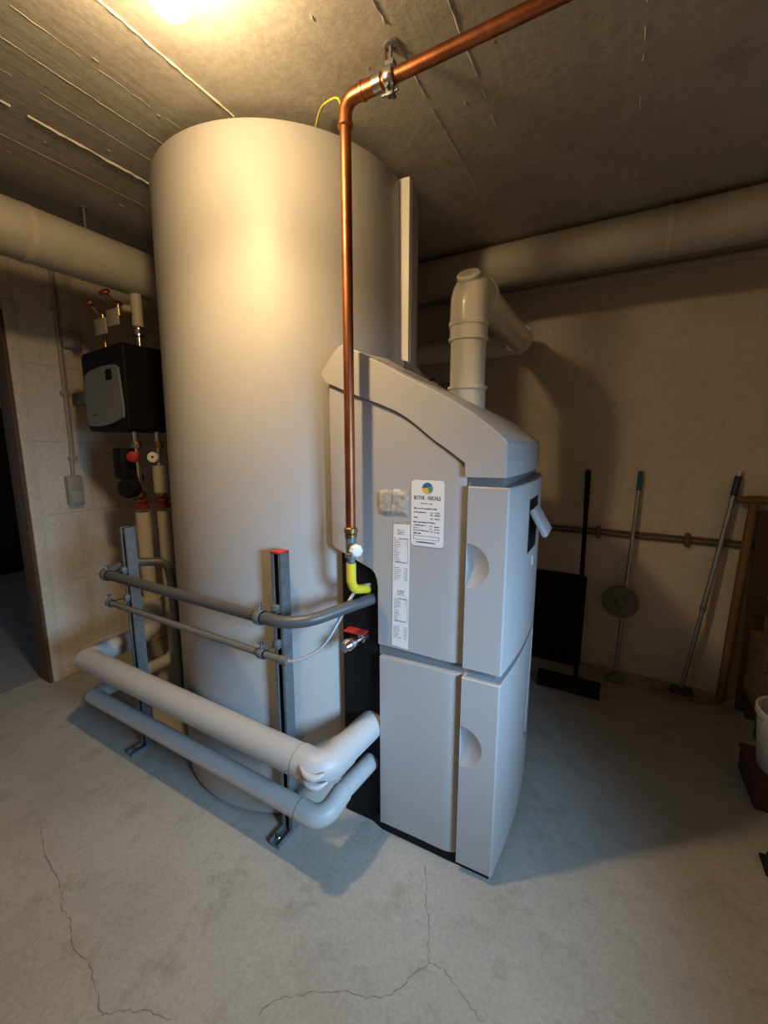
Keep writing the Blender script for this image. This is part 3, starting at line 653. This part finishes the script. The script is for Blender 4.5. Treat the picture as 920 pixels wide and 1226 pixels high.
tag(tbo('wall_pipe', [(-2.0, YB-.022, 2.245), (XR-.002, YB-.022, 2.245)], .020, 'hvac_cream', seg=14), 'thin pale pipe at the top of the back wall just under the large lagged pipe', 'pipe')

# ------------------------------------------------------------------ conduit on back wall
t = thing('wall_conduit', 'pair of thin brown rods clipped along the back wall behind the brooms', 'conduit', (-1.5, YB, .842))
tbo('rod', [(0, -.014, .013), (2.53, -.014, .013)], .0075, 'rusty_steel', t, 8); tbo('rod', [(0, -.014, -.012), (2.53, -.014, -.012)], .0075, 'rusty_steel', t, 8)
for x in (1.44, 1.868, .5): bxo('clip', (x-.011, -.030, -.036), (x+.011, 0, .036), 'rusty_steel', t, .003)

# ------------------------------------------------------------------ left wall fittings
t = thing('junction_box', 'small grey junction box high on the left wall beside the conduit', 'junction box', (XL, 1.272, 1.925))
bxo('box_body', (0, -.046, -.043), (.040, .046, .043), 'box_beige', t, .004); bxo('box_cover', (.040, -.043, -.040), (.046, .043, .040), 'box_beige', t, .003)
for a, b, c, d in ((.02, .0, .043, (0, 0, 1)), (.02, -.046, .0, (0, -1, 0)), (.02, .01, -.043, (0, 0, -1))):
    lto('cable_gland', [(0, 0), (.010, 0), (.010, .012), (.006, .014), (0, .014)], 'box_beige', t, 10, axis_matrix((a, b, c), d))
t = thing('light_switch', 'beige surface switch box on the left wall under the vertical conduit', 'switch', (XL, 1.201, 1.092))
bxo('box_body', (0, -.038, -.083), (.045, .038, .083), 'box_beige', t, .005); bxo('rocker', (.045, -.032, .006), (.051, .032, .076), 'box_beige', t, .003); bxo('socket_flap', (.045, -.032, -.076), (.053, .032, -.002), 'box_beige', t, .003)
t = thing('vertical_conduit', 'thin vertical cable conduit on the left wall running down to the switch', 'conduit', (XL, 1.205, 1.175))
tbo('conduit_tube', [(.014, 0, 0), (.014, .008, .18), (.014, .010, CEIL-1.178)], .010, 'box_beige', t, 10); tbo('cable', [(.010, .020, .12), (.010, .026, .5), (.010, .024, CEIL-1.178)], .005, 'box_beige', t, 8)
for z in (.10, .46, .9): bxo('clip', (0, -.012, z-.010), (.028, .030, z+.010), 'box_beige', t, .002)

# ------------------------------------------------------------------ pump unit
pg = thing('pump_unit', 'black boxy heating pump unit with grey front panel hanging left of the tank', 'pump', (-2.145, 1.27, 1.415))
bm = bmesh.new()      # shell: face to -y leans, rounded edges
poly = [(-.178, .020), (-.165, 0), (.175, 0), (.178, .01), (.178, .385), (.165, .392), (-.165, .372), (-.180, .350), (-.184, .19)]
ngon_prism(bm, poly, lambda a, b, q: (a, -.15+.30*q, b)); o = build('shell', bm, 'black_plastic', pg)
m = o.modifiers.new('bev', 'BEVEL'); m.width = .012; m.segments = 3; m.limit_method = 'ANGLE'; m.angle_limit = math.radians(50); autosmooth(o, 40)
bm = bmesh.new(); pl_ = [(-.160, .035), (-.14, .026), (-.05, .024), (.05, .034), (.160, .060), (.166, .10), (.150, .285), (.12, .297), (.02, .298), (-.10, .284), (-.152, .262), (-.165, .15)]
ngon_prism(bm, pl_, lambda a, b, q: (a*.95, -.150-.010*q, b)); pn = build('front_panel', bm, 'label_grey', pg); pn['label'] = 'grey front cover panel'
bxo('display', (.045, -.1615, .232), (.095, -.158, .280), 'black_plastic', pn); bxo('badge', (-.10, -.1612, .075), (-.06, -.159, .083), 'ink', pn)
bxo('shell_seam', (.174, -.153, .01), (.180, -.147, .38), 'black_rubber', pg)
bxo('top_hump', (-.12, -.06, .37), (-.05, .06, .405), 'black_plastic', pg, .008)
bxo('wall_arm', (XL+2.145, -.02, .16), (-.17, .02, .22), 'galvanised', pg); bxo('wall_arm', (XL+2.145, .08, .16), (-.17, .12, .22), 'galvanised', pg)
def world_part(par, f, name, *a, **k): pass
def rel(p): return tuple(Vector(p)-Vector(pg.location))
# pipework above
tbo('top_pipe', [rel((-1.985, 1.215, 1.80)), rel((-1.985, 1.215, 1.90))], .013, 'chrome', pg, 14)
lto('top_valve', [(.013, 0), (.026, .004), (.026, .012), (.018, .014), (.022, .030), (.022, .040), (.017, .05)], 'chrome', pg, 12, Matrix.Translation(rel((-1.985, 1.215, 1.845))))
tbo('top_fitting', [rel((-1.985, 1.215, 1.89)), rel((-1.985, 1.215, 2.035))], .024, 'hvac_cream', pg, 18)
tbo('top_fitting', [rel((-1.985, 1.215, 1.965)), rel((-2.06, 1.19, 1.975))], .018, 'hvac_cream', pg, 16)
lto('thermometer', [(0, 0), (.024, 0), (.024, .02), (.020, .026), (0, .026)], 'brass', pg, 18, axis_matrix(rel((-2.06, 1.18, 1.98)), (.1, -1, 0)))
for (x, y, z) in ((-2.13, 1.12, 1.985), (-2.035, 1.14, 2.02)):
    lto('red_handwheel', [(0, 0), (.02, 0), (.024, .006), (.02, .016), (.006, .018), (0, .018)], 'red_dark', pg, 8, axis_matrix(rel((x, y-.03, z-.01)), (.1, -.6, .8)))
    tbo('valve_stem', [rel((x, y-.025, z-.012)), rel((x, y+.02, z-.05))], .009, 'brass', pg, 10); lto('valve_body', [(0, 0), (.017, 0), (.017, .03), (.012, .034), (.012, .05), (0, .05)], 'brass', pg, 10, Matrix.Translation(rel((x, y+.02, z-.09))))
for (x, z) in ((-2.085, 1.880), (-1.985, 1.905)):
    bxo('tag_plate', rel((x-.045, 1.10, z-.036)), rel((x+.045, 1.108, z+.034)), 'box_beige', pg, .003)
tbo('bleed_pipe', fillet([rel((-2.13, 1.14, 1.80)), rel((-2.13, 1.14, 1.90)), rel((-2.06, 1.15, 1.935)), rel((-1.985, 1.2, 1.94))], .03, 5), .010, 'brass', pg, 10)
# pipework below
for (x, y) in ((-2.045, 1.19), (-2.0, 1.272)):
    tbo('bottom_pipe', [rel((x, y, 1.14)), rel((x, y, 1.42))], .012, 'chrome', pg, 12)
    lto('union_nut', [(.012, 0), (.024, .002), (.024, .022), (.016, .026), (.016, .034), (.012, .036)], 'brass', pg, 6, Matrix.Translation(rel((x, y, 1.335))))
    lto('red_flange', [(.012, 0), (.034, .002), (.034, .016), (.026, .020), (.026, .036), (.034, .038), (.034, .05), (.012, .052)], 'red_dark', pg, 14, Matrix.Translation(rel((x, y, 1.035))))
    lto('valve_body', [(.012, 0), (.025, .006), (.025, .03), (.012, .036)], 'brass', pg, 10, Matrix.Translation(rel((x, y, 1.09))))
tbo('insulation_sleeve', [rel((-2.0, 1.272, 1.115)), rel((-2.0, 1.272, 1.25))], .036, 'hvac_cream', pg, 20)
lto('pressure_gauge', [(0, 0), (.026, 0), (.027, .012), (.024, .020), (0, .020)], 'white_plastic', pg, 20, axis_matrix(rel((-1.985, 1.235, 1.29)), (.65, -.75, .1)))
lto('gauge_needle_hub', [(0, 0), (.006, 0), (.006, .003), (0, .003)], 'ink', pg, 10, axis_matrix(rel((-1.972, 1.220, 1.292)), (.65, -.75, .1)))
lto('red_knob', [(0, 0), (.024, .0), (.028, .010), (.025, .022), (.012, .028), (0, .028)], 'red_plastic', pg, 16, axis_matrix(rel((-2.03, 1.165, 1.295)), (.6, -.8, 0)))
bxo('pump_motor', rel((-2.15, 1.125, 1.185)), rel((-2.075, 1.215, 1.335)), 'black_plastic', pg, .014)
lto('mixing_motor', [(0, 0), (.042, 0), (.048, .012), (.048, .05), (.04, .06), (0, .06)], 'black_plastic', pg, 20, axis_matrix(rel((-2.06, 1.165, 1.145)), (.5, -.85, 0)))
lto('pump_volute', [(0, 0), (.04, 0), (.045, .012), (.045, .04), (0, .05)], 'black_plastic', pg, 16, axis_matrix(rel((-2.09, 1.20, 1.19)), (.5, -.85, 0)))
# wooden block by the risers
bxb = bxo('wood_block', (-.05, -.035, 0), (.05, .035, .105), 'wood_pale', None, .003); bxb.location = (-1.895, 1.215, 0); bxb.rotation_euler = (0, 0, math.radians(20)); tag(bxb, 'pale wooden block on the floor under the insulated pipes left of the tank', 'wood block')

# ------------------------------------------------------------------ ceiling lamp
lt = thing('ceiling_lamp', 'bare glowing light bulb in a socket under the ceiling', 'lamp', (LAMP_POS.x, LAMP_POS.y, CEIL))
zc = LAMP_POS.z-CEIL; r = .042
lto('bulb', [(0, zc-r)]+[(r*math.sin(PI*k/10), zc-r*math.cos(PI*k/10)) for k in range(1, 9)]+[(.022, zc+.045), (.018, zc+.055)], 'bulb', lt, 24)
lto('socket', [(.019, zc+.05), (.022, zc+.052), (.024, zc+.10), (.045, -.03), (.05, -.004), (.05, 0), (0, 0)], 'socket', lt, 20)

sp = bpy.data.lights.new('added_down_spot', 'SPOT'); sp.energy = ADDED_DOWN; sp.color = (1.0, 0.70, 0.36); sp.spot_size = math.radians(150); sp.spot_blend = 1.0; sp.shadow_soft_size = 0.03  # added spot below the bulb, throws extra light down to the floor
spo = bpy.data.objects.new('added_down_spot', sp); COL.objects.link(spo); spo.parent = lt; spo.location = (0, 0, zc-r-.034)
# ------------------------------------------------------------------ things along the back wall
def stick(bm, a, b, r, seg=12): tube(bm, [a, b], r, seg)
t = thing('push_broom', 'black push broom leaning on the back wall, its dark head on the floor', 'broom', (-.10, 2.36, 0), 0)
R = lambda p: tuple(Vector(p)-Vector(t.location))
a, b = Vector((-.105, 2.37, .05)), Vector((-.139, 2.700, 1.205))
tbo('handle', [R(a), R(a.lerp(b, .82))], .0125, 'black_plastic', t, 12); tbo('grip', [R(a.lerp(b, .82)), R(b)], .0150, 'black_rubber', t, 12)
bxo('head', R((-.30, 2.325, .045)), R((.02, 2.385, .075)), 'black_plastic', t, .006)
for k in range(16):
    x = -.29+.3*k/15; bm = bmesh.new(); box(bm, R((x-.008, 2.325, 0)), R((x+.008, 2.39, .047))); build('bristle_tuft', bm, 'black_rubber', t)
t = thing('black_board', 'black rectangular plastic board with rounded corners leaning behind the black broom', 'board', (-.25, 2.645, 0))
bm = bmesh.new(); ngon_prism(bm, rrect(-.16, .15, 0, .565, .022), lambda a, b, q: (a, .06*b/.565+.012*q, b)); autosmooth(build('sheet', bm, 'black_plastic', t), 30)
bm = bmesh.new()
ngon_prism(bm, rrect(-.13, .12, .03, .535, .018), lambda a, b, q: (a, .06*b/.565-.004*q, b)); autosmooth(build('raised_field', bm, 'black_plastic', t), 30)
t = thing('disc_broom', 'metal stick with teal end and round grey disc leaning on the back wall', 'broom', (.09, 2.60, 0)); R = lambda p: tuple(Vector(p)-Vector(t.location))
a, b = Vector((.088, 2.60, .02)), Vector((.123, 2.702, 1.208))
tbo('stick', [R(a), R(a.lerp(b, .93))], .0105, 'alu', t, 12); tbo('end_grip', [R(a.lerp(b, .91)), R(b)], .0125, 'teal', t, 12)
pd = a.lerp(b, .375)
lto('disc', [(0, -.004), (.088, -.004), (.092, 0), (.088, .005), (.03, .007), (.02, .018), (0, .018)], 'disc_grey', t, 36, axis_matrix(R((pd.x-.020, pd.y-.018, pd.z)), (-.05, -1, .1)))
lto('foot_cup', [(0, 0), (.045, 0), (.05, .012), (.02, .03), (.012, .06), (0, .06)], 'disc_grey', t, 16, Matrix.Translation(R((.088, 2.60, 0))))
t = thing('mop', 'long metal mop handle with navy grip leaning on the back wall beside the wooden tool', 'mop', (.407, 2.615, 0)); R = lambda p: tuple(Vector(p)-Vector(t.location))
a, b = Vector((.407, 2.615, .03)), Vector((.546, 2.700, 1.20))
tbo('lower_tube', [R(a), R(a.lerp(b, .40))], .0105, 'alu', t, 12); tbo('upper_tube', [R(a.lerp(b, .38)), R(a.lerp(b, .92))], .0125, 'alu', t, 12)
lto('lock_ring', [(.01, 0), (.0155, .003), (.0155, .025), (.01, .028)], 'disc_grey', t, 12, axis_matrix(R(a.lerp(b, .385)), b-a))
tbo('grip', [R(a.lerp(b, .91)), R(a.lerp(b, .995))], .0155, 'navy', t, 12); tbo('hang_tip', [R(a.lerp(b, .99)), R(a.lerp(b, 1.02))], .008, 'white_plastic', t, 10)
bxo('mop_head', R((.36, 2.58, 0)), R((.46, 2.64, .04)), 'wood_dark', t, .012)
# shavings
random.seed(31); bm = bmesh.new()
for k in range(170):
    x = random.gauss(.38, .13); y = random.gauss(2.585, .045)
    if not (.14 < x < .68 and 2.48 < y < 2.70): continue
    a = random.uniform(0, 2*PI); l = random.uniform(.012, .04); w = random.uniform(.004, .010); z = random.uniform(.001, .018); d = Vector((math.cos(a), math.sin(a), 0)); nn = Vector((-d.y, d.x, random.uniform(-.3, .3))); c = Vector((x, y, z))
    tl = random.uniform(0, .012)
    q = [bm.verts.new(c-d*l/2-nn*w/2), bm.verts.new(c+d*l/2-nn*w/2+Vector((0, 0, tl))), bm.verts.new(c+d*l/2+nn*w/2+Vector((0, 0, tl))), bm.verts.new(c-d*l/2+nn*w/2)]
    q2 = [bm.verts.new(v.co+Vector((0, 0, .0015))) for v in q]
    bm.faces.new(q[::-1]); bm.faces.new(q2)
    for i in range(4): bm.faces.new([q[i], q[(i+1) % 4], q2[(i+1) % 4], q2[i]])
o = build('wood_shavings', bm, 'shaving'); tag(o, 'scattered wood shavings on the floor along the back wall', 'shavings'); o['kind'] = 'stuff'
# wooden tool with T grip
t = thing('wooden_shovel', 'brown wooden shaft with T-shaped grip leaning at the right of the back wall', 'tool', (.575, 2.655, 0)); R = lambda p: tuple(Vector(p)-Vector(t.location))
a, b = Vector((.578, 2.63, .0)), Vector((.612, 2.672, 1.065))
tbo('shaft', [R(a.lerp(b, t_)) for t_ in (0, .3, .7, 1)], [.020, .022, .022, .019], 'wood_tool', t, 12); tbo('crossbar', [R((.545, 2.672, 1.078)), R((.60, 2.672, 1.082)), R((.66, 2.672, 1.082)), R((.70, 2.672, 1.074))], [.016, .02, .02, .016], 'wood_tool', t, 12)
t = thing('dark_plank', 'dark brown upright plank leaning beside the wooden tool at the right edge', 'plank', (.67, 2.58, 0)); bm = bmesh.new()
ngon_prism(bm, [(-.035, 0), (.035, 0), (.035, 1.03), (-.035, 1.03)], lambda a, b, q: (a+.0*b, .08*b+.024*q, b)); build('plank_board', bm, 'wood_dark', t)
bxo('cleat', (-.034, .012, .52), (.09, .034, .60), 'wood_dark', t)
t = thing('wooden_crate', 'brown board crate at the right edge against the back wall', 'crate', (.66, 2.33, 0))
for k in range(3): bxo('slat', (0, 0, .14+.10*k), (.37, .014, .235+.10*k), 'crate_board', t, .002); bxo('slat', (-.014, .0, .14+.10*k), (0, .23, .235+.10*k), 'crate_board', t, .002)
bxo('lid_board', (-.02, -.006, .437), (.375, .115, .452), 'crate_board', t, .002); bxo('lid_board', (-.02, .119, .437), (.375, .236, .452), 'crate_board', t, .002)
for x, y in ((.002, .016), (.33, .016), (.002, .19), (.33, .19)): bxo('leg', (x, y, 0), (x+.035, y+.035, .436), 'wood_dark', t)
bxo('crate_back', (.0, .216, .14), (.37, .23, .436), 'crate_board', t)
# bucket on a dark red block, black bag
t = thing('brick_block', 'dark reddish block on the floor under the white bucket', 'block', (.69, 1.98, 0)); bxo('block_body', (-.14, -.12, 0), (.16, .12, .095), 'brick_red', t, .006); bxo('block_rim', (-.145, -.125, .095), (.165, .125, .112), 'brick_red', t, .003)
t = thing('white_bucket', 'white plastic bucket at the right edge standing on the dark red block', 'bucket', (.69, 1.98, .112))
lto('pail', [(0, 0), (.110, 0), (.116, .006), (.136, .215), (.142, .217), (.142, .238), (.136, .242), (.131, .238), (.113, .01), (0, .008)], 'bucket_white', t, 36)
tbo('bail_handle', [(-.143, 0, .22)]+[(-.143*math.cos(PI*k/10), -.10*math.sin(PI*k/10), .225-.05*math.sin(PI*k/10)) for k in range(1, 10)]+[(.143, 0, .22)], .003, 'alu', t, 8)
t = thing('black_boot', 'black rubber boot standing at the right edge of the floor', 'boot', (.60, 1.60, 0))
bm = bmesh.new(); tube(bm, [(.02, 0, .002), (.02, 0, .06), (.02, 0, .14), (.02, 0, .24), (.02, 0, .25)], [.045, .05, .048, .055, .052], 18); autosmooth(build('shaft', bm, 'black_rubber', t), 50)
bm = bmesh.new(); tube(bm, [(-.075, 0, .035), (-.06, 0, .036), (-.02, 0, .042), (.03, 0, .045), (.06, 0, .04)], [.012, .034, .040, .044, .036], 16); autosmooth(build('foot', bm, 'black_rubber', t), 50)
bxo('sole', (-.085, -.042, 0), (.072, .042, .012), 'black_rubber', t, .005)
